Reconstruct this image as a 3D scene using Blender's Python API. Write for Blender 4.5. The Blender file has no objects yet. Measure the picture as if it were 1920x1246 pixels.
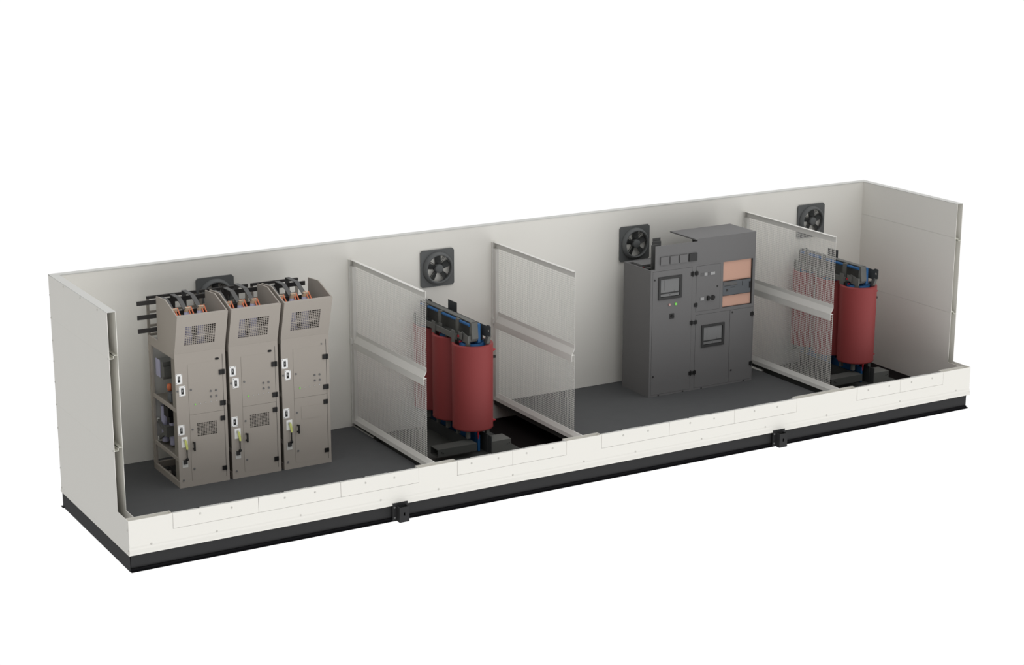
import bpy, bmesh, math
from mathutils import Matrix, Vector

scene = bpy.context.scene
COL = scene.collection
PI = math.pi

# ------------------------------------------------------------------ materials
def mat(name, col, rough=0.6, metal=0.0, spec=0.3, var=0.03, scale=14.0, emit=0.0):
    m = bpy.data.materials.new(name)
    m.use_nodes = True
    nt = m.node_tree
    b = nt.nodes['Principled BSDF']
    b.inputs['Roughness'].default_value = rough
    b.inputs['Metallic'].default_value = metal
    b.inputs['Specular IOR Level'].default_value = spec
    tc = nt.nodes.new('ShaderNodeTexCoord')
    nz = nt.nodes.new('ShaderNodeTexNoise')
    nz.inputs['Scale'].default_value = scale
    nz.inputs['Detail'].default_value = 3
    nt.links.new(tc.outputs['Object'], nz.inputs['Vector'])
    mx = nt.nodes.new('ShaderNodeMix')
    mx.data_type = 'RGBA'
    mx.inputs['A'].default_value = (*[c * (1 - var) for c in col], 1)
    mx.inputs['B'].default_value = (*[min(1, c * (1 + var)) for c in col], 1)
    nt.links.new(nz.outputs['Fac'], mx.inputs['Factor'])
    nt.links.new(mx.outputs['Result'], b.inputs['Base Color'])
    if emit:
        b.inputs['Emission Color'].default_value = (*col, 1)
        b.inputs['Emission Strength'].default_value = emit
    return m

M = {}
M['wall'] = mat('white_panel_paint', (.80, .785, .735), .55, spec=.2, var=.006, scale=2)
M['cap'] = mat('grey_edge_trim', (.60, .60, .575), .6, spec=.2, var=.01)
M['core'] = mat('panel_hollow_sheet', (.66, .655, .58), .6, spec=.2, var=.01)
M['screw'] = mat('dull_screw', (.58, .57, .53), .5, spec=.3)
M['part'] = mat('partition_paint', (.70, .69, .655), .5, spec=.25, var=.01)
M['wire'] = mat('galvanised_wire', (.64, .63, .595), .5, spec=.3, var=.01)
M['floor'] = mat('dark_grey_floor_coat', (.083, .085, .087), .75, spec=.12, var=.05, scale=5)
M['pit'] = mat('black_pit_sheet', (.012, .010, .010), .9, spec=.05)
M['base'] = mat('charcoal_steel_paint', (.030, .030, .031), .65, spec=.15, var=.06, scale=6)
M['flange'] = mat('black_flange', (.006, .006, .007), .8, spec=.05)  # bottom flange, much darker than the beam web
M['bolt'] = mat('grey_bolt', (.16, .16, .16), .5, spec=.3)
M['mv'] = mat('pebble_grey_paint', (.375, .342, .305), .6, spec=.15, var=.015, scale=4)
M['mvin'] = mat('pebble_grey_shaded', (.25, .23, .20), .65, spec=.15, var=.02)  # darker copy of the pebble grey, interior shade put into the colour
M['black'] = mat('black_plastic', (.012, .012, .012), .5, spec=.25)
M['bar'] = mat('dark_busbar_sleeve', (.040, .038, .037), .6, spec=.2)
M['barlt'] = mat('grey_busbar_sleeve', (.105, .105, .103), .6, spec=.2)
M['white'] = mat('white_plastic', (.88, .88, .87), .4, spec=.3, var=.005)
M['yellow'] = mat('lime_plastic', (.62, .66, .20), .5, spec=.3, var=.02)
M['lav'] = mat('lavender_resin', (.42, .42, .56), .5, spec=.3, var=.02)
M['orange'] = mat('orange_contact', (.62, .17, .075), .5, spec=.3, var=.05, scale=30)
M['tan'] = mat('tan_terminal', (.55, .42, .30), .5, spec=.3, var=.08, scale=40)
M['green'] = mat('green_lamp', (.16, .55, .07), .3, spec=.4, emit=.25)
M['lampw'] = mat('clear_lamp', (.50, .50, .52), .3, spec=.4)
M['lampr'] = mat('pink_lamp', (.50, .30, .27), .3, spec=.4)
M['lv'] = mat('dust_grey_paint', (.165, .163, .163), .6, spec=.15, var=.015, scale=4)
M['lvdk'] = mat('dark_grey_bezel', (.035, .035, .035), .5, spec=.25)
M['lvglass'] = mat('smoked_window', (.150, .152, .152), .25, spec=.4, var=.01)
M['peach'] = mat('copper_peach_panel', (.60, .365, .28), .6, spec=.15, var=.01)
M['acb'] = mat('slate_breaker_plastic', (.105, .115, .125), .5, spec=.25, var=.02)
M['lbl'] = mat('grey_label', (.115, .115, .115), .5)
M['lblw'] = mat('pale_label', (.36, .36, .36), .5)
M['fan'] = mat('dark_fan_plastic', (.115, .120, .120), .6, spec=.25, var=.03)
M['blade'] = mat('black_fan_blade', (.042, .044, .043), .6, spec=.2)
M['coil'] = mat('red_cast_resin', (.25, .042, .042), .5, spec=.25, var=.02, scale=3)
M['coilred'] = mat('bright_red_stud', (.38, .02, .03), .45, spec=.3)
M['blue'] = mat('blue_core_paint', (.019, .098, .25), .5, spec=.25, var=.03)
M['clamp'] = mat('grey_clamp_steel', (.118, .120, .112), .55, spec=.25, var=.04, scale=8)
M['clampdk'] = mat('dark_clamp_steel', (.050, .053, .053), .55, spec=.25, var=.04)
M['plat'] = mat('dark_platform_steel', (.060, .062, .058), .7, spec=.15, var=.06, scale=5)

# ------------------------------------------------------------------ mesh builder
class MB:
    def __init__(s):
        s.v = []; s.f = []; s.sm = []
    def add(s, vs, fs, T=None, smooth=False):
        o = len(s.v)
        for p in vs:
            p = Vector(p)
            s.v.append(T @ p if T is not None else p)
        for f in fs:
            s.f.append([i + o for i in f]); s.sm.append(smooth)
        return s
    def box(s, x0, x1, y0, y1, z0, z1, T=None):
        vs = [(x, y, z) for x in (x0, x1) for y in (y0, y1) for z in (z0, z1)]
        fs = [(0, 1, 3, 2), (4, 6, 7, 5), (0, 4, 5, 1), (2, 3, 7, 6), (0, 2, 6, 4), (1, 5, 7, 3)]
        return s.add(vs, fs, T)
    def cbox(s, c, d, T=None):
        return s.box(c[0]-d[0]/2, c[0]+d[0]/2, c[1]-d[1]/2, c[1]+d[1]/2, c[2]-d[2]/2, c[2]+d[2]/2, T)
    def prism(s, pts, axis, a, b, T=None):
        """polygon pts (2-D) extruded along axis from a to b"""
        def P(u, w, t):
            return ((t, u, w), (u, t, w), (u, w, t))[axis]
        n = len(pts)
        vs = [P(u, w, a) for u, w in pts] + [P(u, w, b) for u, w in pts]
        fs = [tuple(range(n))[::-1], tuple(range(n, 2*n))]
        fs += [(i, (i+1) % n, n+(i+1) % n, n+i) for i in range(n)]
        return s.add(vs, fs, T)
    def cyl(s, p, q, r, n=16, r2=None, T=None, smooth=True):
        p = Vector(p); q = Vector(q); r2 = r if r2 is None else r2
        d = (q-p).normalized()
        u = d.orthogonal().normalized(); w = d.cross(u)
        vs = []
        for c, rr in ((p, r), (q, r2)):
            for i in range(n):
                t = 2*PI*i/n
                vs.append(c + (u*math.cos(t) + w*math.sin(t))*rr)
        s.add(vs, [(i, (i+1) % n, n+(i+1) % n, n+i) for i in range(n)], T, smooth)
        s.add(vs, [tuple(range(n))[::-1], tuple(range(n, 2*n))], T)
        return s
    def lathe(s, prof, c, axis=2, n=48, T=None, closed=False, smooth=True):
        """prof: list of (radius, height); revolved around axis through c"""
        vs = []
        for r, h in prof:
            for i in range(n):
                t = 2*PI*i/n
                a, b = r*math.cos(t), r*math.sin(t)
                vs.append((c[0]+a, c[1]+b, c[2]+h) if axis == 2 else ((c[0]+a, c[1]+h, c[2]+b) if axis == 1 else (c[0]+h, c[1]+a, c[2]+b)))
        m = len(prof); fs = []
        for j in range(m if closed else m-1):
            k = (j+1) % m
            for i in range(n):
                fs.append((j*n+i, j*n+(i+1) % n, k*n+(i+1) % n, k*n+i))
        return s.add(vs, fs, T, smooth)
    def strip(s, path, w, t, x, T=None):
        """flat bar of width w (along X, centred at x) and thickness t following path of (y,z)"""
        for (a, b) in zip(path[:-1], path[1:]):
            A = Vector((0, *a)); B = Vector((0, *b)); d = (B-A).normalized()
            nrm = Vector((0, -d.z, d.y))*t/2
            e = d*t/2
            pts = [A-e+nrm, B+e+nrm, B+e-nrm, A-e-nrm]
            s.prism([(p.y, p.z) for p in pts], 0, x-w/2, x+w/2, T)
        return s
    def panel(s, x0, x1, z0, z1, y0, y1, holes=(), T=None):
        """plate in XZ with rectangular holes"""
        xs = sorted({x0, x1, *[h[0] for h in holes], *[h[1] for h in holes]})
        zs = sorted({z0, z1, *[h[2] for h in holes], *[h[3] for h in holes]})
        for a, b in zip(xs[:-1], xs[1:]):
            for c, d in zip(zs[:-1], zs[1:]):
                mx, mz = (a+b)/2, (c+d)/2
                if any(h[0] < mx < h[1] and h[2] < mz < h[3] for h in holes):
                    continue
                s.box(a, b, y0, y1, c, d, T)
        return s
    def grille(s, x0, x1, z0, z1, y0, y1, nx, nz, bar, T=None, wide=None):
        for i in range(1, nx):
            x = x0+(x1-x0)*i/nx
            s.box(x-bar/2, x+bar/2, y0, y1, z0, z1, T)
        for j in range(1, nz):
            z = z0+(z1-z0)*j/nz
            b = bar*2.2 if j == wide else bar
            s.box(x0, x1, y0+.0008, y1-.0008, z-b/2, z+b/2, T)
        return s
    def build(s, name, m, parent=None, loc=None):
        me = bpy.data.meshes.new(name)
        me.from_pydata([tuple(v) for v in s.v], [], s.f)
        for p, f in zip(me.polygons, s.sm):
            p.use_smooth = f
        bm = bmesh.new(); bm.from_mesh(me)
        bmesh.ops.recalc_face_normals(bm, faces=bm.faces)
        bm.to_mesh(me); bm.free()
        me.materials.append(M[m])
        o = bpy.data.objects.new(name, me)
        COL.objects.link(o)
        if parent:
            o.parent = parent
        if loc:
            o.location = loc
        return o

def thing(name, label, cat, loc=(0, 0, 0), group=None):
    o = bpy.data.objects.new(name, None)
    o.empty_display_size = .1
    COL.objects.link(o)
    o.location = loc
    tag(o, label, cat, group)
    return o

def tag(o, label, cat, group=None):
    o['label'] = label; o['category'] = cat
    if group: o['group'] = group
    return o

def structure(o):
    o['kind'] = 'structure'
    return o

def copy_tree(o, parent=None):
    kids = list(o.children)
    c = o.copy()
    COL.objects.link(c)
    if parent: c.parent = parent
    for k in kids: copy_tree(k, c)
    return c

# ------------------------------------------------------------------ measures (metres; z=0 is the top of the front sill)
L, W, H = 14.046, 2.797, 2.60
T_ = .117                       # panel thickness
CUT = .40                       # the walls and partitions are sectioned here
FZ = -.19                       # floor
PZ = -.455                      # pit bottom
YB = W-T_                       # inner face of back wall

# ------------------------------------------------------------------ the enclosure
mb = MB()
mb.box(.0065, L-.0065, YB, W, PZ, H-.012)
o = structure(mb.build('wall_back', 'wall'))
MB().box(0, L, YB-.004, W+.001, H-.012, H).build('edge_cap', 'cap', o)

def side_wall(name, flip):
    fx = (lambda x: L-x) if flip else (lambda x: x)
    def bx(mb, x0, x1, *r):
        a, b = sorted((fx(x0), fx(x1))); mb.box(a, b, *r)
    s = MB()
    joints = (PZ, .80, 2.0, H-.008)
    g = .0004 if not flip else .0012
    for z0, z1 in zip(joints[:-1], joints[1:]):           # outer skin, three sheets
        bx(s, 0, .006, CUT, W, z0+(0 if z0 < 0 else g), z1-g)
    for z0, z1 in zip((PZ, .82, 2.048, H-.008)[:-1], (PZ, .82, 2.048, H-.008)[1:]):   # inner skin
        bx(s, T_-.006, T_, CUT, YB, z0+(0 if z0 < 0 else g), z1-g)
    bx(s, 0, .006, .006, CUT, PZ, 0)                      # low part in front of the cut
    bx(s, T_-.006, T_, .117, CUT, PZ, 0)
    # drip lip along the bottom
    p = [(fx(0), PZ+.05), (fx(-.012), PZ-.006), (fx(-.006), PZ-.010), (fx(.006), PZ)]
    s.prism(p, 1, -.012, W+.01)
    o = structure(s.build(name, 'wall'))
    c = MB(); bx(c, 0, T_, CUT, YB-.0045, H-.008, H-.0005); c.build('edge_cap', 'cap', o)
    j = MB()                                              # interlocking joint profiles seen in the hollow
    for z in (2.0, .80):
        bx(j, .006, .062, CUT, YB-.01, z-.004, z+.004)
        bx(j, .056, .062, CUT, YB-.01, z-.004, z+.045)
        bx(j, .056, T_-.006, CUT, YB-.01, z+.037, z+.045)
    j.build('joint_profile', 'core', o)
    return o
wl = side_wall('wall_left', False)
wr = side_wall('wall_right', True)
def dome_x(y, z):
    MB().lathe([(.0001, -.010), (.008, -.009), (.013, -.004), (.014, 0)], (0, y, z), axis=0, n=10).build('screw', 'screw', wl)
for y, z in ((2.128, 2.566), (1.433, 2.564), (.757, 2.556), (2.77, 2.32), (2.77, 2.006), (2.77, 1.69), (2.77, 1.40), (2.77, 1.11), (2.77, .79),
             (2.77, .46), (2.77, .18), (2.77, -.117), (2.77, -.40), (.035, -.131), (.035, -.405), (.43, 2.0), (.43, .80)):
    dome_x(y, z)

HATCH = [(.585, 1.751), (1.751, 2.921), (2.921, 4.084), (4.676, 5.552), (5.552, 6.431), (7.020, 8.190), (8.190, 9.365), (9.365, 10.533), (11.708, 12.583), (12.583, 13.470)]
POSTS = [(0, .585), (4.084, 4.676), (6.431, 7.020), (10.533, 11.708), (13.470, L)]
s = MB()
s.box(0, L, 0, .006, -.40, -.207)
s.prism([(0, -.355), (-.004, -.37), (-.004, -.398), (-.014, -.442), (-.014, -.460), (.006, -.460), (.006, -.355)], 0, -.004, L+.004)
for a, b in POSTS:
    s.box(a+.0015, b-.0015, 0, .006, -.207, 0)
    s.box(max(a, .006), min(b, L-.006), .111, .117, FZ, 0)
    s.box(max(a, .006), min(b, L-.006), .006, .111, -.125, -.12)
    if a > .1: s.box(a+.0015, a+.007, .006, .111, -.12, 0)
    if b < L-.1: s.box(b-.007, b-.0015, .006, .111, -.12, 0)
sill = structure(s.build('wall_front', 'wall'))
for x in (.289, 1.168, 2.337, 3.507, 4.384, 5.555, 6.725, 7.605, 8.775, 9.948, 11.124, 12.592, 13.762):
    MB().lathe([(.0001, -.007), (.010, -.006), (.014, -.002), (.0145, 0)], (x, 0, -.353), axis=1, n=12).build('screw', 'screw', sill)
ordn = ['first', 'second', 'third', 'fourth', 'fifth', 'sixth', 'seventh', 'eighth', 'ninth']
hl = ['white access panel at the far left of the front sill, before the leftmost grey cabinet',
      'white access panel in the front sill before the grey cabinets, middle of three',
      'white access panel in the front sill just above the left lifting bracket',
      'short white access panel in the front sill directly below the nearer red transformer',
      'short white access panel in the front sill below the open black pit',
      'white access panel in the front sill at the right foot of the second mesh screen',
      'white access panel in the front sill before the left door of the dark grey switchboard',
      'white access panel in the front sill just above the right lifting bracket',
      'short white access panel in the front sill below the farther red transformer',
      'short white access panel in the front sill at its far right end']
for (a, b), lab in zip(HATCH, hl):
    w = b-a
    t = thing('access_panel', lab, 'panel', (a, 0, 0), 'access panels along the front sill')
    p = MB()
    p.box(.0025, w-.0025, -.001, .006, -.203, -.001)
    p.build('cover_plate', 'wall', t)
    p = MB(); p.box(.0025, w-.0025, .006, .045, -.007, -.0015); p.box(.0025, w-.0025, .039, .045, -.03, -.007)
    p.build('top_flange', 'cap', t)
    f = .35 if w > 1 else .27
    for x in ((.3155*w, .683*w) if w > 1 else (.255*w, .74*w)):
        MB().lathe([(.0001, -.0065), (.010, -.0055), (.0135, -.0025), (.014, -.001)], (x, -.001, -.070), axis=1, n=12).build('screw', 'screw', t)
    tr = MB()
    x0, x1 = ((.33*w, .63*w) if w > 1 else (.27*w, .66*w))
    n = int((x1-x0)/.022)
    for i in range(n):
        tr.box(x0+i*.022, x0+i*.022+.011, .045, .060, -.012, -.001)
    tr.box(x0, x1, .045, .050, -.03, -.010)
    tr.build('toothed_catch', 'cap', t)
    MB().box(x0-.045, x0-.012, .035, .055, -.012, .002).build('catch_bolt', 'lvdk', t)

# floors and pits
structure(MB().box(T_, 4.380, .006, YB, FZ-.03, FZ).build('floor', 'floor'))
structure(MB().box(6.846, 11.400, .006, YB, FZ-.03, FZ).build('floor', 'floor'))
s = MB()
s.box(.01, L-.01, .01, YB, PZ-.012, PZ)
s.box(4.33, 4.345, .01, YB, PZ, FZ-.03); s.box(7.16, 7.175, .01, YB, PZ, FZ-.03)
s.box(11.36, 11.375, .01, YB, PZ, FZ-.03)
s.box(4.40, 6.84, .0075, .012, PZ, -.21); s.box(11.5, 13.9, .0075, .012, PZ, -.21)
structure(s.build('floor', 'pit'))

# ------------------------------------------------------------------ steel base
base = thing('steel_base_frame', 'long charcoal steel beam frame carrying the whole white enclosure', 'base frame', (0, 0, -.69))
zz = .69
def Zb(z): return z+zz
s = MB(); s.box(.012, L-.03, .030, .042, Zb(-.655), Zb(PZ-.012)); s.box(.012, L-.03, .02, .14, Zb(PZ-.022), Zb(PZ-.012)); s.build('front_beam', 'base', base)
s = MB(); s.box(.012, L+.006, -.002, .14, Zb(-.690), Zb(-.678)); s.box(.012, L-.03, .010, .14, Zb(-.678), Zb(-.642)); s.build('bottom_flange', 'flange', base)
s = MB(); s.box(.006, .020, .030, W-.01, Zb(-.690), Zb(PZ-.012)); s.box(-.012, .012, W-.06, W+.03, Zb(-.690), Zb(-.680)); s.build('end_beam', 'base', base)
s = MB(); s.box(L-.042, L-.030, .042, W-.01, Zb(-.655), Zb(PZ-.012)); s.box(L-.06, L+.006, .14, W-.01, Zb(-.690), Zb(-.675)); s.build('end_beam', 'base', base)
s = MB(); s.box(.02, L-.042, W-.03, W-.01, Zb(-.690), Zb(PZ-.012)); s.build('rear_beam', 'base', base)

def bracket(x, lab):
    t = thing('lifting_bracket', lab, 'bracket', (x, 0, -.70), 'lifting brackets on the base beam')
    z = lambda v: v+.70
    MB().box(-.012, .215, -.016, -.004, z(-.672), z(-.428)).build('back_plate', 'base', t)
    s = MB()
    s.box(.045, .055, -.105, -.016, z(-.682), z(-.47)); s.box(.180, .190, -.105, -.016, z(-.682), z(-.47))
    s.box(.045, .190, -.105, -.016, z(-.682), z(-.674))
    s.panel(.045, .190, z(-.682), z(-.47), -.113, -.105, [(.104, .128, z(-.594), z(-.546))])
    s.build('lifting_pocket', 'base', t)
    for zb in (-.485, -.63):
        MB().cyl((.012, -.016, z(zb)), (.012, -.030, z(zb)), .013, 8, smooth=False).build('bolt', 'bolt', t)
    return t
bracket(3.685, 'left black lifting bracket bolted to the base beam below the first mesh screen')
bracket(10.095, 'right black lifting bracket bolted to the base beam below the dark grey switchboard')

# ------------------------------------------------------------------ mesh partitions
def partition(x, lab):
    t = thing('mesh_partition', lab, 'partition', (x, 0, 0), 'wire mesh partitions')
    m = MB(); m.box(-.006, 0, CUT, YB-.001, 2.240, 2.329); m.box(-.052, 0, CUT, YB-.001, 2.329, 2.333); m.build('top_rail', 'part', t)
    s = MB(); s.prism([(-.005, 1.262), (0, 1.262), (0, 1.198), (-.047, 1.112), (-.052, 1.115), (-.005, 1.202)], 1, CUT, YB-.1); s.build('middle_rail', 'part', t)
    m = MB(); m.box(-.052, -.046, CUT, YB-.1, 1.016, 1.111); m.box(-.046, 0, CUT, YB-.1, 1.105, 1.111); m.build('lower_panel_rail', 'part', t)
    s = MB(); s.box(-.070, -.052, YB-.03, YB-.001, -.14, 2.333); s.box(-.052, 0, YB-.1, YB-.001, -.12, 2.24)
    s.box(-.078, -.052, YB-.06, YB-.001, 1.08, 1.16)
    s.build('wall_post', 'part', t)
    s = MB()
    s.prism([(-.062, -.128), (-.052, -.075), (-.012, -.020), (0, -.020), (0, -.128)], 1, CUT-.27, YB-.001)
    s.box(-.012, .055, CUT-.27, YB-.001, -.150, -.128)
    s.build('bottom_rail', 'part', t)
    s = MB()
    s.box(-.02, .04, .12, YB-.001, FZ-.03, -.150)
    s.build('threshold', 'plat', t)
    def mesh(z0, z1, name):
        m = MB(); r = .0027; p = .030; y1 = YB-.1
        k = int((y1-CUT)/p)
        for i in range(k+1):
            y = CUT+.004+i*p
            m.cyl((-.006, y, z0), (-.006, y, z1), r, 5)
        k = int((z1-z0)/p)
        for i in range(1, k+1):
            z = z0+i*p
            m.cyl((-.0015, CUT-.002, z), (-.0015, y1, z), r, 5)
        return m.build(name, 'wire', t)
    mesh(1.25, 2.25, 'wire_mesh'); mesh(-.03, 1.11, 'wire_mesh')
    return t
partition(4.425, 'wire mesh screen between the grey cabinets and the nearer red transformer')
partition(6.805, 'wire mesh screen standing right of the nearer red transformer, beyond the black pit')
partition(11.495, 'wire mesh screen between the dark grey switchboard and the farther red transformer')
for x, lab in ((4.380, 'pale flat strip on the floor at the wall end of the first mesh screen'),
               (11.385, 'pale flat strip on the floor between the dark grey switchboard and third mesh screen')):
    t = thing('floor_strip', lab, 'floor strip', (x, 0, FZ), 'pale floor strips by the mesh screens')
    MB().box(0, .075, 2.17, YB-.001, 0, .006).build('long_plate', 'part', t)
    MB().box(0, .075, 2.03, 2.168, 0, .006).build('short_plate', 'part', t)
for x, y, lab in ((4.37, 1.84, 'small black clip on the floor beside the first mesh screen'),):
    o = MB().box(0, .07, -.04, .03, 0, .012).build('floor_clip', 'black', None, (x, y, FZ))
    tag(o, lab, 'clip')

# ------------------------------------------------------------------ fans
def fan(x, z, lab):
    t = thing('wall_fan', lab, 'fan', (x, YB, z), 'square exhaust fans on the back wall')
    h = .278; c = .028; n = 48; R = .245
    # plate with chamfered corners and a round hole
    oct_ = [(-h+c, -h), (h-c, -h), (h, -h+c), (h, h-c), (h-c, h), (-h+c, h), (-h, h-c), (-h, -h+c)]
    def edge(a):                                      # point of the outline at angle a
        d = (math.cos(a), math.sin(a)); best = None
        for (p, q) in zip(oct_, oct_[1:]+oct_[:1]):
            ex, ey = q[0]-p[0], q[1]-p[1]
            den = d[0]*ey-d[1]*ex
            if abs(den) < 1e-9: continue
            tt = (p[0]*ey-p[1]*ex)/den; u = (p[0]*d[1]-p[1]*d[0])/den
            if tt > 0 and -1e-6 <= u <= 1+1e-6: best = tt if best is None else min(best, tt)
        return (d[0]*best, d[1]*best)
    ang = sorted([2*PI*i/n for i in range(n)]+[math.atan2(q, p) % (2*PI) for p, q in oct_])
    m = MB(); N = len(ang); vs = []
    for y in (-.030, -.006):
        for a in ang: e = edge(a); vs.append((e[0], y, e[1]))
        for a in ang: vs.append((R*math.cos(a), y, R*math.sin(a)))
    fs = []
    for i in range(N):
        j = (i+1) % N
        fs.append((i, j, N+j, N+i)); fs.append((2*N+i, 3*N+i, 3*N+j, 2*N+j))
        fs.append((i, 2*N+i, 2*N+j, j)); fs.append((N+i, N+j, 3*N+j, 3*N+i))
    m.add(vs, fs); m.build('mounting_plate', 'fan', t)
    r = MB()
    r.lathe([(.247, -.028), (.250, -.036), (.243, -.058), (.232, -.085), (.218, -.100), (.206, -.102), (.197, -.094), (.196, -.070), (.206, -.030), (.212, -.008), (.247, -.008)], (0, 0, 0), axis=1, n=56, closed=True)
    r.build('inlet_ring', 'fan', t)
    hb = MB(); hb.lathe([(.0001, -.098), (.058, -.098), (.064, -.092), (.068, -.060), (.068, -.012), (.0001, -.012)], (0, 0, 0), axis=1, n=32); hb.build('hub', 'fan', t)
    for k in range(5):
        A = PI/2+.06+2*PI*k/5
        b = MB(); pts = []
        ca, sa = math.cos(A), math.sin(A)
        rows = [(.055, .030, .030), (.12, .038, .024), (.188, .042, .018)]
        vs = []
        for rr, hw, tw in rows:
            for sgn in (-1, 1):
                for th in (-.004, .004):
                    u = sgn*hw; y = -.050+sgn*tw+th
                    vs.append((rr*ca-u*sa, y, rr*sa+u*ca))
        fs = []
        for q in range(2):
            o_ = q*4
            fs += [(o_, o_+2, o_+6, o_+4), (o_+1, o_+5, o_+7, o_+3), (o_, o_+4, o_+5, o_+1), (o_+2, o_+3, o_+7, o_+6)]
        fs += [(0, 1, 3, 2), (8, 10, 11, 9)]
        b.add(vs, fs); b.build('blade', 'blade', t)
    for A in (math.radians(52), math.radians(142), math.radians(232), math.radians(322)):
        g = MB()
        for off in (-.012, .012):
            ca, sa = math.cos(A), math.sin(A)
            g.cyl((.05*ca-off*sa, -.012, .05*sa+off*ca), (.204*ca-off*sa, -.012, .204*sa+off*ca), .0032, 6)
        g.build('guard_strut', 'blade', t)
    return t
fan(2.300, 2.047, 'black wall fan half hidden behind the three grey cabinets')
fan(5.802, 2.047, 'black wall fan in clear view above the nearer red transformer')
fan(9.309, 2.045, 'black wall fan beside the top left corner of the dark grey switchboard')
fan(12.820, 2.047, 'black wall fan partly behind the third mesh screen, above the farther transformer')

# ------------------------------------------------------------------ pebble grey switchgear cabinets
CW, CD = .71, 1.01
def knob(x, z, r=.010, d=.008):
    return MB().cyl((x, 0, z), (x, -d, z), r, 14)
def mv_cabinet(last=False):
    t = thing('switchgear_cabinet', '', 'cabinet')
    # skeleton
    s = MB()
    for x0, x1 in ((0, .03), (CW-.03, CW)):
        s.box(x0, x1, .905, .935, .09, 1.90); s.box(x0, x1, .965, CD, 0, 1.86)
        s.box(x0+.006, x1, .935, .965, .09, 1.86)
        s.box(x0, x1, .02, CD, 0, .085)
        s.box(x0+.004, x1-.004, .03, .95, 1.045, 1.098); s.box(x0+.004, x1-.004, .03, .95, .368, .418)
    s.box(.03, CW-.03, .965, CD, 0, .085); s.box(.03, CW-.03, .60, .64, 0, .05); s.box(.03, CW-.03, .25, .29, 0, .05)
    s.box(.03, CW-.03, .96, .985, .42, .45)
    s.prism([(.03, 1.785), (.03, 1.86), (.62, 1.90), (CD, 1.90), (CD, 1.775), (.90, 1.775)], 0, .0015, .02)
    s.prism([(.03, 1.785), (.03, 1.86), (.62, 1.90), (CD, 1.90), (CD, 1.775), (.90, 1.775)], 0, CW-.02, CW-.0015)
    s.build('frame', 'mv', t)
    s = MB()
    for x0 in (.012, CW-.042):
        s.box(x0, x0+.03, .03, .17, .085, 1.84)
    s.build('inner_post', 'mvin', t)
    MB().box(CW-.028, CW-.022, .17, .96, .085, 1.86).build('side_panel', 'mvin', t)
    MB().box(.03, CW-.03, .960, .964, .45, 1.86).build('back_panel', 'cap', t)
    MB().box(.03, CW-.03, .17, .96, 1.050, 1.062).build('shelf', 'mvin', t)
    MB().box(.03, CW-.03, .17, .96, .372, .384).build('shelf', 'mvin', t)
    # front: fixed left strip, header and right edge
    s = MB()
    s.panel(0, CW, 0, 1.86, 0, .020, [(.1735, .6665, .072, 1.70)])
    s.build('front_frame', 'mv', t)
    s = MB(); s.box(.1755, .6635, -.001, .016, 1.0015, 1.700)
    ud = s.build('upper_door', 'mv', t)
    g = (.275, .553, .690, .870)
    s = MB()
    if not last:
        s.panel(.1755, .6635, .072, .9985, -.001, .016, [g])
        s.grille(*g, -.002, .008, 12, 9, .0070)
    else:
        s.box(.1755, .6635, -.001, .016, .072, .9985)
        s.box(*g[:2], -.004, -.002, *g[2:])
    ldr = s.build('lower_door', 'mv', t)
    if not last:
        MB().box(g[0]-.02, g[1]+.02, .05, .06, g[2]-.02, g[3]+.02).build('grille_backing', 'black', ldr)
    h = MB()
    h.cyl((.210, -.002, .525), (.210, -.045, .525), .011, 10); h.cyl((.210, -.002, .615), (.210, -.045, .615), .011, 10)
    h.box(.200, .222, -.055, -.038, .508, .632)
    h.build('handle', 'black', ldr)
    for x, z, w, hh, p in ((.650, 1.534, .082, .066, ud), (.650, 1.104, .080, .064, ud), (.640, .892, .064, .062, ldr), (.640, .190, .062, .058, ldr)):
        h = MB(); h.box(x-w/2, x+w/2, -.014, -.002, z-hh/2, z+hh/2); h.cyl((x+.018, -.016, z-hh/2), (x+.018, -.016, z+hh/2), .006, 8)
        h.build('hinge', 'black', t)
    MB().box(.6635, .6672, -.0035, .0, .066, 1.78).build('hinge_seam', 'lvdk', t)
    MB().box(.1712, .1745, -.0012, .0, .092, 1.66).build('door_seam', 'mvin', t)
    if not last:
        v = MB(); v.cyl((.575, .0, 1.725), (.575, -.005, 1.725), .014, 14); v.cyl((.605, .0, 1.725), (.605, -.005, 1.725), .014, 14); v.box(.575, .605, -.005, 0, 1.711, 1.739)
        v.build('sight_slot', 'black', t)
    else:
        knob(.60, 1.72).build('lock', 'bolt', t)
    for x, z in ((.209, 1.347), (.208, .796), (.211, .246), (.054, .107), (.021, 1.352)):
        k = MB(); k.cyl((x, 0, z), (x, -.008, z), .014, 14); k.box(x-.003, x+.003, -.010, -.008, z-.007, z+.007)
        k.build('lock', 'bolt', t)
    for x, z in ((.485, 1.293), (.560, 1.293), (.562, 1.216), (.487, 1.216)):
        k = MB(); k.cyl((x, -.002, z), (x, -.012, z), .0135, 14); k.cyl((x, -.012, z), (x, -.015, z), .008, 12)
        k.build('push_button', 'bolt', ud)
    for i in range(5):
        x = .260+i*.0735; z = 1.140+.0025*i
        k = MB().cyl((x, -.002, z), (x, -.010, z), .010 if i == 0 else .006, 14)
        k.build('indicator_lamp', 'green' if i == 0 else 'lampw', ud)
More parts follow.
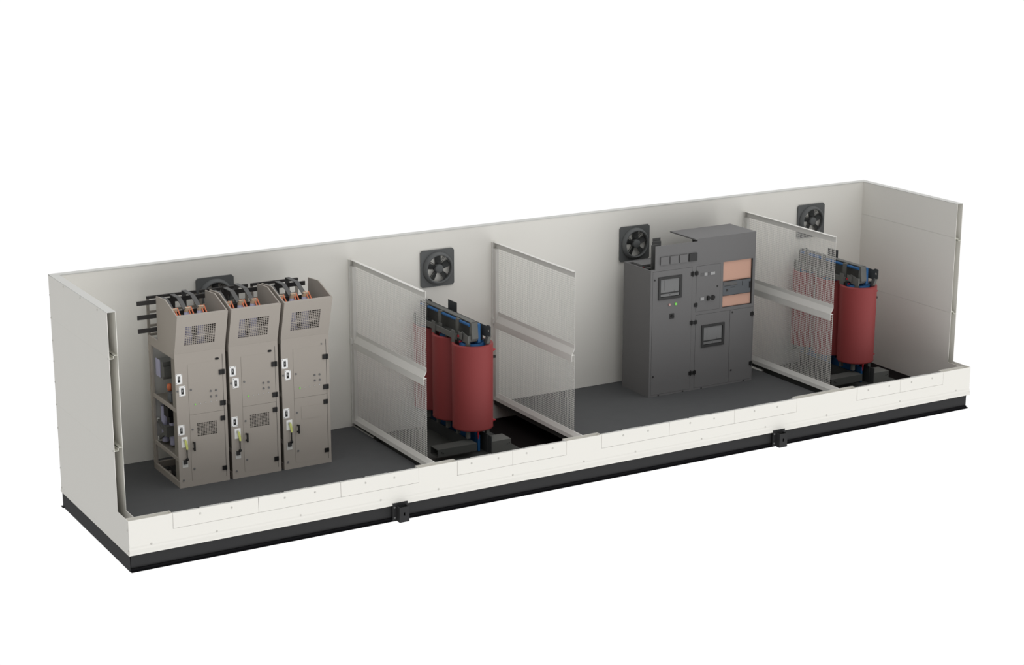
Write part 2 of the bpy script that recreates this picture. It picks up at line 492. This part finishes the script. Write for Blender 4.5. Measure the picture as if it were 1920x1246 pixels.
    for x, z in ((.048, 1.517), (.087, 1.349), (.050, .811)):
        pl = MB(); pl.box(x-.044, x+.044, -.006, 0, z-.069, z+.069)
        p = pl.build('latch_plate', 'white', t)
        q = MB(); q.box(x-.016, x+.016, -.009, -.006, z-.044, z+.030)
        q.build('slot_insert', 'black', p)
        q = MB(); q.box(x-.016, x+.016, -.009, -.006, z+.030, z+.044); q.box(x-.006, x+.004, -.012, -.009, z-.012, z+.018)
        q.build('slot_cover', 'lblw', p)
        sc = MB()
        for a in (-.034, .034):
            for b in (-.058, .058): sc.cyl((x+a, -.006, z+b), (x+a, -.009, z+b), .005, 8)
        sc.build('plate_screws', 'lbl', p)
    # earthing lever with its lime sleeve, rod, ball and padlock plate
    x, z = .088, .638
    p = MB(); p.box(x-.043, x+.043, -.006, 0, z-.071, z+.071); lv_ = p.build('lever_plate', 'white', t)
    q = MB(); q.cyl((x-.002, -.006, z+.030), (x-.002, -.020, z+.030), .020, 16); q.build('pivot', 'cap', lv_)
    q = MB(); q.prism([(x-.006, z+.045), (x+.020, z+.025), (x+.032, z-.040), (x+.036, z-.100), (x+.012, z-.100), (x+.006, z-.055), (x-.004, z-.010)], 1, -.036, -.018)
    q.build('lever_sleeve', 'yellow', lv_)
    q = MB(); q.cyl((x+.019, -.027, z-.098), (x+.019, -.027, z-.235), .0075, 10); q.build('lever_rod', 'black', lv_)
    q = MB(); q.lathe([(.0001, -.022), (.012, -.018), (.020, -.008), (.022, 0), (.020, .008), (.012, .018), (.0001, .022)], (x+.019, -.027, z-.238), n=16); q.build('ball_grip', 'black', lv_)
    q = MB(); q.box(x-.042, x+.036, -.005, 0, .282, .382); pp = q.build('padlock_plate', 'cap', t)
    q = MB(); q.box(x-.030, x+.022, -.024, -.005, .335, .392); q.build('padlock_box', 'lvdk', pp)
    # head: two cheeks and a leaning front with a square-hole grille
    prof = [(.002, 1.79), (-.002, 1.862), (-.163, 2.402), (.270, 2.545), (.610, 2.520), (.622, 1.882)]
    for x0 in (0, CW-.016):
        MB().prism(prof, 0, x0, x0+.016).build('head_cheek', 'mv', t)
    ang = math.atan2(.163, .54)
    TT = Matrix.Translation((0, -.0, 1.86)) @ Matrix.Rotation(ang, 4, 'X')
    ln = math.hypot(.163, .54)
    s = MB()
    gz0, gz1 = .115, .400
    s.panel(.001, CW-.001, 0, ln, -.002, .014, [(.130, .552, gz0, gz1)], T=TT)
    s.grille(.130, .552, gz0, gz1, -.001, .004, 15, 11, .0075, T=TT, wide=5)
    s.box(.001, CW-.001, .0142, .04, ln-.003, ln-.0005, T=TT)
    s.build('head_front', 'mv', t)
    # rear frame behind the busbars
    s = MB()
    for x0 in (.0, CW-.035): s.box(x0, x0+.035, .985, CD, 1.88, 2.40)
    for z in (2.215, 2.025, 1.90): s.box(.035, CW-.035, .985, CD, z-.016, z+.016)
    s.build('rear_frame', 'mvin', t)
    MB().box(0, CW, .975, CD, 2.40, 2.435).build('rear_top_rail', 'bar', t)
    MB().box(.016, CW-.016, .30, .62, 1.862, 1.872).build('head_floor', 'mvin', t)
    MB().box(.018, CW-.018, .285, .295, 1.873, 2.30).build('head_dark_backing', 'black', t)  # added black sheet that darkens the head interior behind the grille holes
    # bushings with orange contact fingers, and the busbar droppers
    for i, x in enumerate((.085, .272, .455)):
        s = MB(); s.lathe([(.0001, 1.872), (.062, 1.872), (.062, 1.95), (.050, 1.97), (.060, 2.05), (.047, 2.07), (.055, 2.16), (.043, 2.18), (.046, 2.27), (.034, 2.37), (.0001, 2.37)], (x, .20, 0), n=20)
        b = s.build('bushing', 'lav', t)
        s = MB(); s.cyl((x, .20, 2.365), (x, .20, 2.405), .036, 14); s.box(x-.02, x+.05, .17, .215, 2.385, 2.425); s.build('terminal_cap', 'tan', b)
        for dx in (.022, .062):
            a = MB(); a.strip([(.205, 2.420), (.045, 2.290)], .016, .014, x+dx); a.build('contact_finger', 'orange', b)
    s = MB(); s.strip([(.20, 2.405), (.42, 2.505), (.64, 2.490)], .062, .010, .072); s.build('busbar_dropper', 'barlt', t)
    s = MB(); s.strip([(.19, 2.405), (.42, 2.510), (.655, 2.505)], .062, .010, .250); d = s.build('busbar_dropper', 'barlt', t)
    MB().box(.219, .281, .650, .662, 2.20, 2.507).build('riser', 'bar', d)
    s = MB(); s.strip([(.19, 2.405), (.44, 2.520), (.76, 2.515)], .062, .010, .450); d = s.build('busbar_dropper', 'barlt', t)
    MB().box(.419, .481, .755, .767, 2.03, 2.517).build('riser', 'barlt', d)
    # apparatus seen through the open side
    s = MB(); s.box(.05, .34, .60, .84, 1.36, 1.60); s.box(.05, .30, .56, .60, 1.40, 1.54); e = s.build('voltage_transformer', 'clamp', t)
    MB().box(.04, .05, .70, .860, 1.365, 1.605).build('end_plate', 'lav', e)
    MB().lathe([(.0001, -.05), (.03, -.045), (.04, 0), (.03, .045), (.0001, .05)], (.10, .51, 1.27), axis=2, n=14).build('orange_cap', 'orange', t)
    s = MB(); s.box(.06, .30, .36, .50, 1.10, 1.22); s.box(.10, .20, .38, .44, 1.22, 1.36); s.build('support_insulator', 'acb', t)
    for i, (x, y) in enumerate(((.12, .82), (.30, .86), (.16, .62), (.40, .60))):
        s = MB(); s.cyl((x, y, .42), (x, y, .93 if i < 2 else .80), .050, 14); s.build('breaker_pole', 'lav', t)
    s = MB()
    s.strip([(.60, .62), (.89, .70)], .03, .05, .055); s.strip([(.60, .62), (.86, .47)], .03, .05, .055); s.box(.04, .40, .55, .66, .56, .70)
    a = s.build('earthing_switch', 'clamp', t)
    s = MB(); s.cyl((.035, .915, .71), (.075, .915, .71), .028, 12); s.cyl((.035, .88, .46), (.075, .88, .46), .028, 12); s.build('contact_tip', 'cap', a)
    s = MB(); s.box(.06, .40, .50, .68, .84, .98); s.box(.06, .14, .46, .56, .78, .86); s.build('black_drive_box', 'black', t)
    s = MB(); s.box(.30, .44, .18, .28, .60, .70); s.box(.30, .44, .18, .28, .47, .52); s.build('black_drive_box', 'black', t)
    s = MB(); s.prism([(.30, .02), (.36, .10), (.66, .10), (.78, .02)], 0, .10, .60); s.build('cable_duct', 'lvdk', t)
    return t
cab = mv_cabinet()
labs = ['pebble grey switchgear cabinet with open framed side, leftmost of the row by the left wall',
        'pebble grey switchgear cabinet with a lower door grille, in the middle of the row',
        'pebble grey switchgear cabinet without a lower door grille, rightmost, nearest the first mesh screen']
for i, lab in enumerate(labs):
    c = cab if i == 0 else (copy_tree(cab) if i == 1 else mv_cabinet(True))
    c.location = (1.186+.757*i, 1.343, FZ)
    tag(c, lab, 'cabinet', 'grey switchgear cabinets in a row')
for z0, z1, lab in ((2.205, 2.266, 'long dark busbar, topmost of the three running behind the grey cabinet heads'),
                    (2.012, 2.070, 'long dark busbar, middle one of three sticking out left of the grey cabinets'),
                    (1.826, 1.884, 'long dark busbar, lowest of the three sticking out left of the grey cabinets')):
    o = MB().box(0, 2.44, -.008, .008, -.029, .029).build('busbar', 'bar', None, (.945, 2.033, (z0+z1)/2))
    tag(o, lab, 'busbar', 'busbars linking the grey cabinets')

# ------------------------------------------------------------------ dust grey low-voltage switchboard
t = thing('switchboard_cabinet', 'large dark grey switchboard with peach breaker panel, between second and third mesh screens', 'cabinet', (8.97, 1.692, FZ))
X1, D = 1.985, .745
s = MB()
s.box(0, .02, .0225, D, .0, 2.016)
s.box(X1-.02, X1, .0225, D, 0, 2.02)
s.box(.02, X1-.02, D-.02, D, 0, 2.02)
s.box(.82, X1-.02, .02, D-.02, 2.0, 2.018)
s.box(.02, .82, .0225, .05, 1.995, 2.016); s.box(.02, .82, .665, D-.02, 1.995, 2.016); s.box(.02, .82, .20, .225, 1.995, 2.016)
s.box(.02, .82, .10, .65, 1.62, 1.64)
s.box(.02, X1-.02, .02, D-.02, .0, .02)
s.build('body', 'lv', t)
s = MB()
s.panel(0, X1, 0, 2.018, 0, .022, [(.036, .776, .03, 1.992), (.852, 1.312, 1.262, 1.992), (1.366, 1.940, 1.266, 2.002), (.858, 1.521, .03, 1.212), (1.521, 1.962, .03, 1.212)])
ff = s.build('front_frame', 'lv', t)
for x in (.182, .647, 1.0, 1.822):
    MB().cyl((x, .0, .012), (x, -.006, .012), .012, 12).build('foot_bolt', 'lvdk', t)
def door(x0, x1, z0, z1, name='door', holes=()):
    d = MB(); d.panel(x0+.003, x1-.003, z0+.003, z1-.003, -.002, .018, holes)
    return d.build(name, 'lv', t)
w1 = (.185, .535, 1.580, 1.852); w2 = (1.017, 1.369, .716, .988)
d1 = door(.036, .776, .03, 1.992, holes=[w1])
d2 = door(.852, 1.312, 1.262, 1.992)
d3 = door(.858, 1.521, .03, 1.212, holes=[w2])
d4 = door(1.521, 1.962, .03, 1.212)
def window(d, x0, x1, z0, z1):
    b = .040
    s = MB(); s.panel(x0, x1, z0, z1, -.016, -.002, [(x0+b, x1-b, z0+b, z1-b)])
    s.box(x0+b, x1-b, -.012, -.002, z0+b+.050, z0+b+.066)
    f = s.build('window_bezel', 'lvdk', d)
    g = MB(); g.box(x0+b, x1-b, -.002, .004, z0+b, z1-b)
    g.build('window_pane', 'lvglass', f)
    k = MB().cyl(((x0+x1)/2, -.002, z0+b+.025), ((x0+x1)/2, -.008, z0+b+.025), .007, 12)
    k.build('window_lock', 'lvdk', f)
    k = MB(); k.box(x0+b+.07, x0+b+.074, -.004, -.002, z0+b+.10, z1-b-.02); k.box(x1-b-.10, x1-b-.096, -.005, -.002, z0+b+.066, z0+b+.095)
    k.build('pane_rib', 'lbl', f)
window(d1, .140, .578, 1.536, 1.895)
window(d3, .972, 1.414, .671, 1.033)
for x, z, d in ((.777, 1.881, d1), (.777, 1.102, d1), (.779, .288, d1), (.854, 1.882, d2), (.851, 1.377, d2), (.853, 1.101, d3), (.853, .288, d3), (1.952, 1.099, d4), (1.954, .287, d4)):
    s = MB(); s.box(x-.029, x+.029, -.014, -.002, z-.027, z+.027); s.cyl((x, -.016, z-.045), (x, -.016, z+.045), .005, 8)
    s.build('hinge', 'black', d)
for x, z, d in ((.073, 1.861, d1), (.074, .327, d1), (1.259, 1.631, d2), (1.566, 1.171, d4), (1.568, .224, d4)):
    k = MB(); k.cyl((x, -.002, z), (x, -.010, z), .014, 14); k.box(x-.003, x+.003, -.012, -.010, z-.008, z+.008); k.build('lock', 'lvdk', d)
MB().cyl((.354, -.002, 1.445), (.354, -.016, 1.445), .020, 16).build('red_pilot_lamp', 'lampr', d1)
MB().cyl((.471, -.002, 1.443), (.471, -.016, 1.443), .020, 16).build('green_pilot_lamp', 'green', d1)
s = MB(); s.box(.364, .444, -.010, -.002, 1.218, 1.298); k = s.build('selector_switch', 'lvdk', d1)
s = MB(); s.cyl((.404, -.010, 1.258), (.404, -.022, 1.258), .024, 16); s.box(.380, .432, -.030, -.020, 1.248, 1.266); s.build('switch_knob', 'black', k)
for x0, x1, m in ((.934, .998, 'lbl'), (1.003, 1.060, 'lblw'), (1.064, 1.118, 'lbl'), (1.122, 1.204, 'lblw')):
    MB().box(x0, x1, -.006, -.002, 1.826, 1.872).build('name_plate', m, d2)
MB().box(.937, 1.003, -.010, -.002, 1.436, 1.484).build('name_plate', 'lblw', d2)
for x in (1.094, 1.185):
    s = MB(); s.box(x-.034, x+.004, -.030, -.002, 1.424, 1.494); s.box(x+.004, x+.030, -.014, -.002, 1.444, 1.480)
    s.build('control_switch', 'black', d2)
s = MB(); s.box(1.362, 1.944, .030, .038, 1.262, 2.006); pc = s.build('breaker_cover', 'peach', t)
s = MB(); s.box(1.928, 1.940, .004, .030, 1.266, 2.002); s.box(1.366, 1.928, .004, .030, 1.266, 1.270); s.build('recess_edge', 'lvdk', t)
s = MB(); s.box(1.372, 1.910, .004, .032, 1.458, 1.678); br = s.build('circuit_breaker', 'acb', t)
s = MB(); s.box(1.378, 1.512, .0, .004, 1.625, 1.672); s.box(1.512, 1.640, .001, .004, 1.612, 1.660); s.build('breaker_display', 'lbl', br)
s = MB(); s.box(1.400, 1.650, .001, .004, 1.606, 1.611); s.box(1.435, 1.470, .0, .004, 1.520, 1.560); s.box(1.520, 1.600, .001, .004, 1.574, 1.582); s.box(1.742, 1.748, .001, .004, 1.580, 1.655); s.build('breaker_trim', 'lvdk', br)
s = MB(); s.box(1.882, 1.910, -.006, .004, 1.530, 1.632); s.build('breaker_latch', 'black', br)
s = MB()
for a, b, z in ((1.370, 1.912, 1.452), (1.370, 1.912, 1.678)): s.box(a, b, .003, .032, z, z+.006)
s.build('breaker_gasket', 'black', br)
# head box with its plate and meters
s = MB()
s.box(.82, X1, 0, .690, 2.405, 2.425); s.box(X1-.02, X1, 0, .690, 2.02, 2.405); s.box(.86, X1-.02, 0, .02, 2.0185, 2.405); 
s.box(.08, .86, 0, .014, 2.0185, 2.386)
s.build('head_box', 'lv', t)
MB().prism([(.02, 2.02), (.02, 2.404), (.15, 2.404), (.05, 2.02)], 0, .86, .88).build('head_end_plate', 'lvdk', t)
for i, x in enumerate((.168, .345, .521, .698)):
    MB().box(x, x+.150, -.020, 0, 2.087, 2.208).build('panel_meter', 'lvdk' if i == 3 else 'lv', t)
for y, x0, x1, z in ((.14, .10, .27, 2.38), (.20, .155, .315, 2.415), (.26, .205, .345, 2.452)):
    MB().box(x0, x1, y, y+.012, 1.66, z).build('outgoing_busbar', 'barlt', t)
s = MB(); s.box(.05, .78, .28, .60, 1.66, 1.99); s.build('busbar_chamber', 'pit', t)
s = MB(); s.box(.08, .55, .36, .63, 1.99, 2.03); s.build('chamber_lid', 'lv', t)
s = MB(); s.cyl((.05, .28, 1.90), (.05, .28, 2.02), .012, 10); s.build('busbar_stud', 'coil', t)

# ------------------------------------------------------------------ cast resin transformers
def transformer():
    t = thing('cast_resin_transformer', '', 'transformer')
    z = lambda v: v-PZ
    P = .60
    # core: upper yoke and three limbs
    s = MB()
    s.box(-.011, .030, -.785, .785, z(1.33), z(1.602))
    for k in (-1, 0, 1): s.box(-.014, .022, k*P-.09, k*P+.09, z(-.15), z(1.37))
    s.box(-.014, .022, -.775, .775, z(-.28), z(-.04))
    s.build('core', 'blue', t)
    for k in (-1, 0, 1):
        c = (0, k*P, 0)
        co = MB()
        co.lathe([(.292, z(.075)), (.296, z(.056)), (.285, z(.050)), (.255, z(.050)), (.248, z(.06)), (.248, z(1.29)), (.255, z(1.300)), (.285, z(1.300)), (.294, z(1.294)), (.296, z(1.28))], c, n=72, closed=True)
        w = co.build('high_voltage_coil', 'coil', t)
        lvw = MB(); lvw.lathe([(.165, z(.03)), (.187, z(.03)), (.187, z(1.315)), (.165, z(1.315))], c, n=56, closed=True)
        lvw.build('low_voltage_winding', 'blue', t)
        for dx, dy, zz_, up in ((-.06, -.27, -.005, -1), (.24, .10, .03, -1)):
            st = MB(); st.cyl((dx, k*P+dy, z(.06)), (dx, k*P+dy, z(-.06)), .016, 10, .006); st.build('coil_stud', 'coilred', w)
        for zz_ in (1.17, .12):
            st = MB(); st.cyl((.27, k*P-.08, z(zz_)), (.325, k*P-.095, z(zz_)), .030, 10, .008); st.build('coil_stud', 'coilred', w)
        st = MB(); st.cyl((.28, k*P-.06, z(1.06)), (.335, k*P-.075, z(1.06)), .022, 12); st.build('link_terminal', 'black', w)
        # spacer blocks on the coil
        for a in (-.80, -2.4, .75, 2.4):
            MB().cbox((.20*math.cos(a), k*P+.20*math.sin(a), z(1.325)), (.05, .05, .075)).build('spacer_block', 'clamp', t)
            MB().cbox((.215*math.cos(a), k*P+.215*math.sin(a), z(-.01)), (.05, .05, .12)).build('support_block', 'clamp', t)
    # upper clamps: left channel, right plate with lifting eyes
    s = MB()
    s.box(-.100, -.013, -.775, .775, z(1.618), z(1.630))
    s.box(-.030, -.018, -.775, .775, z(1.36), z(1.618))
    s.box(-.100, -.030, -.775, .775, z(1.365), z(1.375))
    for sg in (-1, 1):
        s.prism([(sg*.745, z(1.34)), (sg*.800, z(1.40)), (sg*.775, z(1.630)), (sg*.735, z(1.630)), (sg*.70, z(1.34))], 0, -.112, -.012)
    s.prism([(-.80, z(1.335)), (-.80, z(1.44)), (-.60, z(1.48)), (-.55, z(1.40)), (-.62, z(1.335))], 0, -.175, -.165)
    s.box(-.165, -.112, -.77, -.74, z(1.36), z(1.44))
    uc = s.build('upper_clamp', 'clamp', t)
    MB().cyl((-.114, -.735, z(1.588)), (-.114, .735, z(1.588)), .021, 14).build('blue_tie_bar', 'blue', uc)
    for y in (-.41, .12, .56):
        s = MB(); s.box(-.142, -.136, y-.045, y+.045, z(1.40), z(1.612)); s.box(-.136, -.100, y-.045, y+.045, z(1.608), z(1.618)); s.build('clamp_strap', 'clamp', uc)
    s = MB(); s.box(-.225, -.205, -.52, .78, z(1.345), z(1.425)); s.box(-.205, -.155, -.50, .76, z(1.35), z(1.362)); s.build('low_voltage_bar', 'clamp', t)
    for y in (-.46, .14, .70):
        s = MB(); s.box(-.238, -.226, y-.045, y+.045, z(1.29), z(1.475)); s.box(-.226, -.17, y-.02, y+.02, z(1.39), z(1.41)); s.build('terminal_bracket', 'clamp', t)
        MB().box(-.200, -.190, y-.19, y-.09, z(1.37), z(1.47)).build('terminal_tab', 'clamp', t)
        MB().cyl((-.212, y-.10, z(1.405)), (-.19, y-.10, z(1.405)), .018, 12).build('terminal_cap', 'coilred', t)
        MB().cyl((-.20, y-.12, z(1.325)), (-.17, y-.12, z(1.325)), .014, 12).build('terminal_cap', 'coilred', t)
    s = MB()
    # plate with round holes at both ends
    for sg in (-1, 1):
        n = 20; r = .020; cy, cz = sg*.885, z(1.515); h = .080; wv = .05
        ring = [(cy+r*math.cos(2*PI*i/n), cz+r*math.sin(2*PI*i/n)) for i in range(n)]
        def sq(i):
            a = 2*PI*i/n+1e-6; d = (math.cos(a), math.sin(a)); m = max(abs(d[0])/wv, abs(d[1])/h); return (cy+d[0]/m, cz+d[1]/m)
        for i in range(n):
            s.prism([ring[i], ring[(i+1) % n], sq((i+1) % n), sq(i)], 0, .100, .114)
        s.box(.100, .114, *sorted((cy-sg*wv, sg*.7)), z(1.415), z(1.572))
    s.box(.100, .114, -.7, .7, z(1.33), z(1.572))
    rp = s.build('lifting_plate', 'clampdk', t)
    for sg in (-1, 1):
        s = MB(); s.prism([(sg*.88, z(1.425)), (sg*.80, z(1.425)), (sg*.76, z(1.30)), (sg*.82, z(1.30))], 0, .104, .15); s.build('clamp_foot', 'clamp', t)
    MB().box(.112, .124, .08, .33, z(1.55), z(1.71)).build('lifting_lug', 'clampdk', t)
    # lower clamps, crossbeams with wheels pockets, base plate
    s = MB(); s.box(.092, .105, -.86, .80, z(-.30), z(-.02)); s.build('lower_clamp', 'clampdk', t)
    s = MB(); s.box(-.105, -.092, -.76, .70, z(-.30), z(-.12)); s.build('lower_clamp', 'clampdk', t)
    for y in (-.92, .43):
        MB().box(.115, .45, y, y+.26, z(-.29), z(-.12)).build('carriage_box', 'clamp', t)
        for x, v in ((.42, -.18), (.39, -.19)):
            MB().cyl((x, y, z(v)), (x, y-.006, z(v)), .006, 8).build('carriage_bolt', 'black', t)
    y = -.94
    s = MB()
    s.box(-.75, -.12, y, y+.22, z(-.105), z(-.093)); s.box(-.75, -.12, y, y+.010, z(-.20), z(-.105)); s.box(-.75, -.12, y+.210, y+.22, z(-.20), z(-.105)); s.box(-.75, -.12, y, y+.22, z(-.205), z(-.20))
    s.build('carriage_beam', 'plat', t)
    for x, v in ((-.69, -.140), (-.665, -.155)):
        MB().cyl((x, y, z(v)), (x, y-.006, z(v)), .008, 8).build('carriage_bolt', 'black', t)
    MB().prism([(-.95, z(-.29)), (-.95, z(-.03)), (-.70, z(-.03)), (-.60, z(-.29))], 0, .107, .117).build('gusset', 'clampdk', t)
    s = MB(); s.box(-.78, .60, -1.0, .70, z(-.305), z(-.29)); s.box(-.70, -.60, -1.0, .70, 0, z(-.305)); s.box(.40, .52, -1.0, .70, 0, z(-.305))
    s.build('base_plate', 'plat', t)
    return t
tr = transformer()
tr2 = copy_tree(tr)
tr.location = (5.55, 1.74, PZ); tr2.location = (12.61, 1.74, PZ)
tag(tr, 'red three-coil dry transformer between the first and second mesh screens', 'transformer', 'red dry-type transformers')
tag(tr2, 'red three-coil dry transformer in the right end bay, seen half through mesh', 'transformer', 'red dry-type transformers')

# ------------------------------------------------------------------ camera
cam = bpy.data.cameras.new('camera')
cam.sensor_width = 36; cam.lens = 3590.78/1920*36
cam.clip_end = 200
co = bpy.data.objects.new('camera', cam)
COL.objects.link(co)
co.matrix_world = Matrix.Translation((-7.1567, -21.8452, 8.4141)) @ Matrix.Rotation(-.52644, 4, 'Z') @ Matrix.Rotation(1.31116, 4, 'X') @ Matrix.Rotation(.00083, 4, 'Z')
scene.camera = co

# ------------------------------------------------------------------ light: a white studio all round, dimmer near the horizon than overhead
world = bpy.data.worlds.new('studio')
scene.world = world
world.use_nodes = True
nt = world.node_tree
nt.nodes.clear()
N = nt.nodes.new; lk = nt.links.new
tc = N('ShaderNodeTexCoord'); sp = N('ShaderNodeSeparateXYZ'); lk(tc.outputs['Generated'], sp.inputs[0])
def mr(src, a, b, c, d, smooth=True):
    n = N('ShaderNodeMapRange'); n.interpolation_type = 'SMOOTHSTEP' if smooth else 'LINEAR'
    lk(src, n.inputs['Value'])
    for k, v in zip(('From Min', 'From Max', 'To Min', 'To Max'), (a, b, c, d)): n.inputs[k].default_value = v
    return n.outputs['Result']
def math_(op, a, b):
    n = N('ShaderNodeMath'); n.operation = op
    for i, v in enumerate((a, b)):
        if isinstance(v, (int, float)): n.inputs[i].default_value = v
        else: lk(v, n.inputs[i])
    return n.outputs[0]
upz = mr(sp.outputs['Z'], .0, 1.0, .24, 1.44, False)
up = math_('MULTIPLY', upz, mr(sp.outputs['X'], -1, 1, .57, 1.32, False))
front = mr(sp.outputs['Y'], -.9, 0.0, 1.0, 0.0)
right = mr(sp.outputs['X'], -.6, .8, .35, 1.3)
low0 = math_('MULTIPLY', 1.01, mr(sp.outputs['X'], -.9, .1, .55, 1.0))
low = math_('ADD', low0, math_('MULTIPLY', front, math_('MULTIPLY', math_('MULTIPLY', right, mr(sp.outputs['Z'], -.6, -.03, 1.0, .15)), 1.42)))  # added glow from low front right, out of view, brightening the sill face
sel = mr(sp.outputs['Z'], -.02, .02, 0, 1)
mixn = N('ShaderNodeMix'); mixn.data_type = 'FLOAT'
lk(sel, mixn.inputs['Factor']); lk(low, mixn.inputs['A']); lk(up, mixn.inputs['B'])
bg = N('ShaderNodeBackground'); bg.inputs['Color'].default_value = (1, 1, 1, 1)
lk(mixn.outputs['Result'], bg.inputs['Strength'])
ow = N('ShaderNodeOutputWorld'); lk(bg.outputs[0], ow.inputs['Surface'])

vs = scene.view_settings
vs.view_transform = 'Standard'; vs.look = 'None'; vs.exposure = 0.0; vs.gamma = 1.0
vs.use_curve_mapping = False
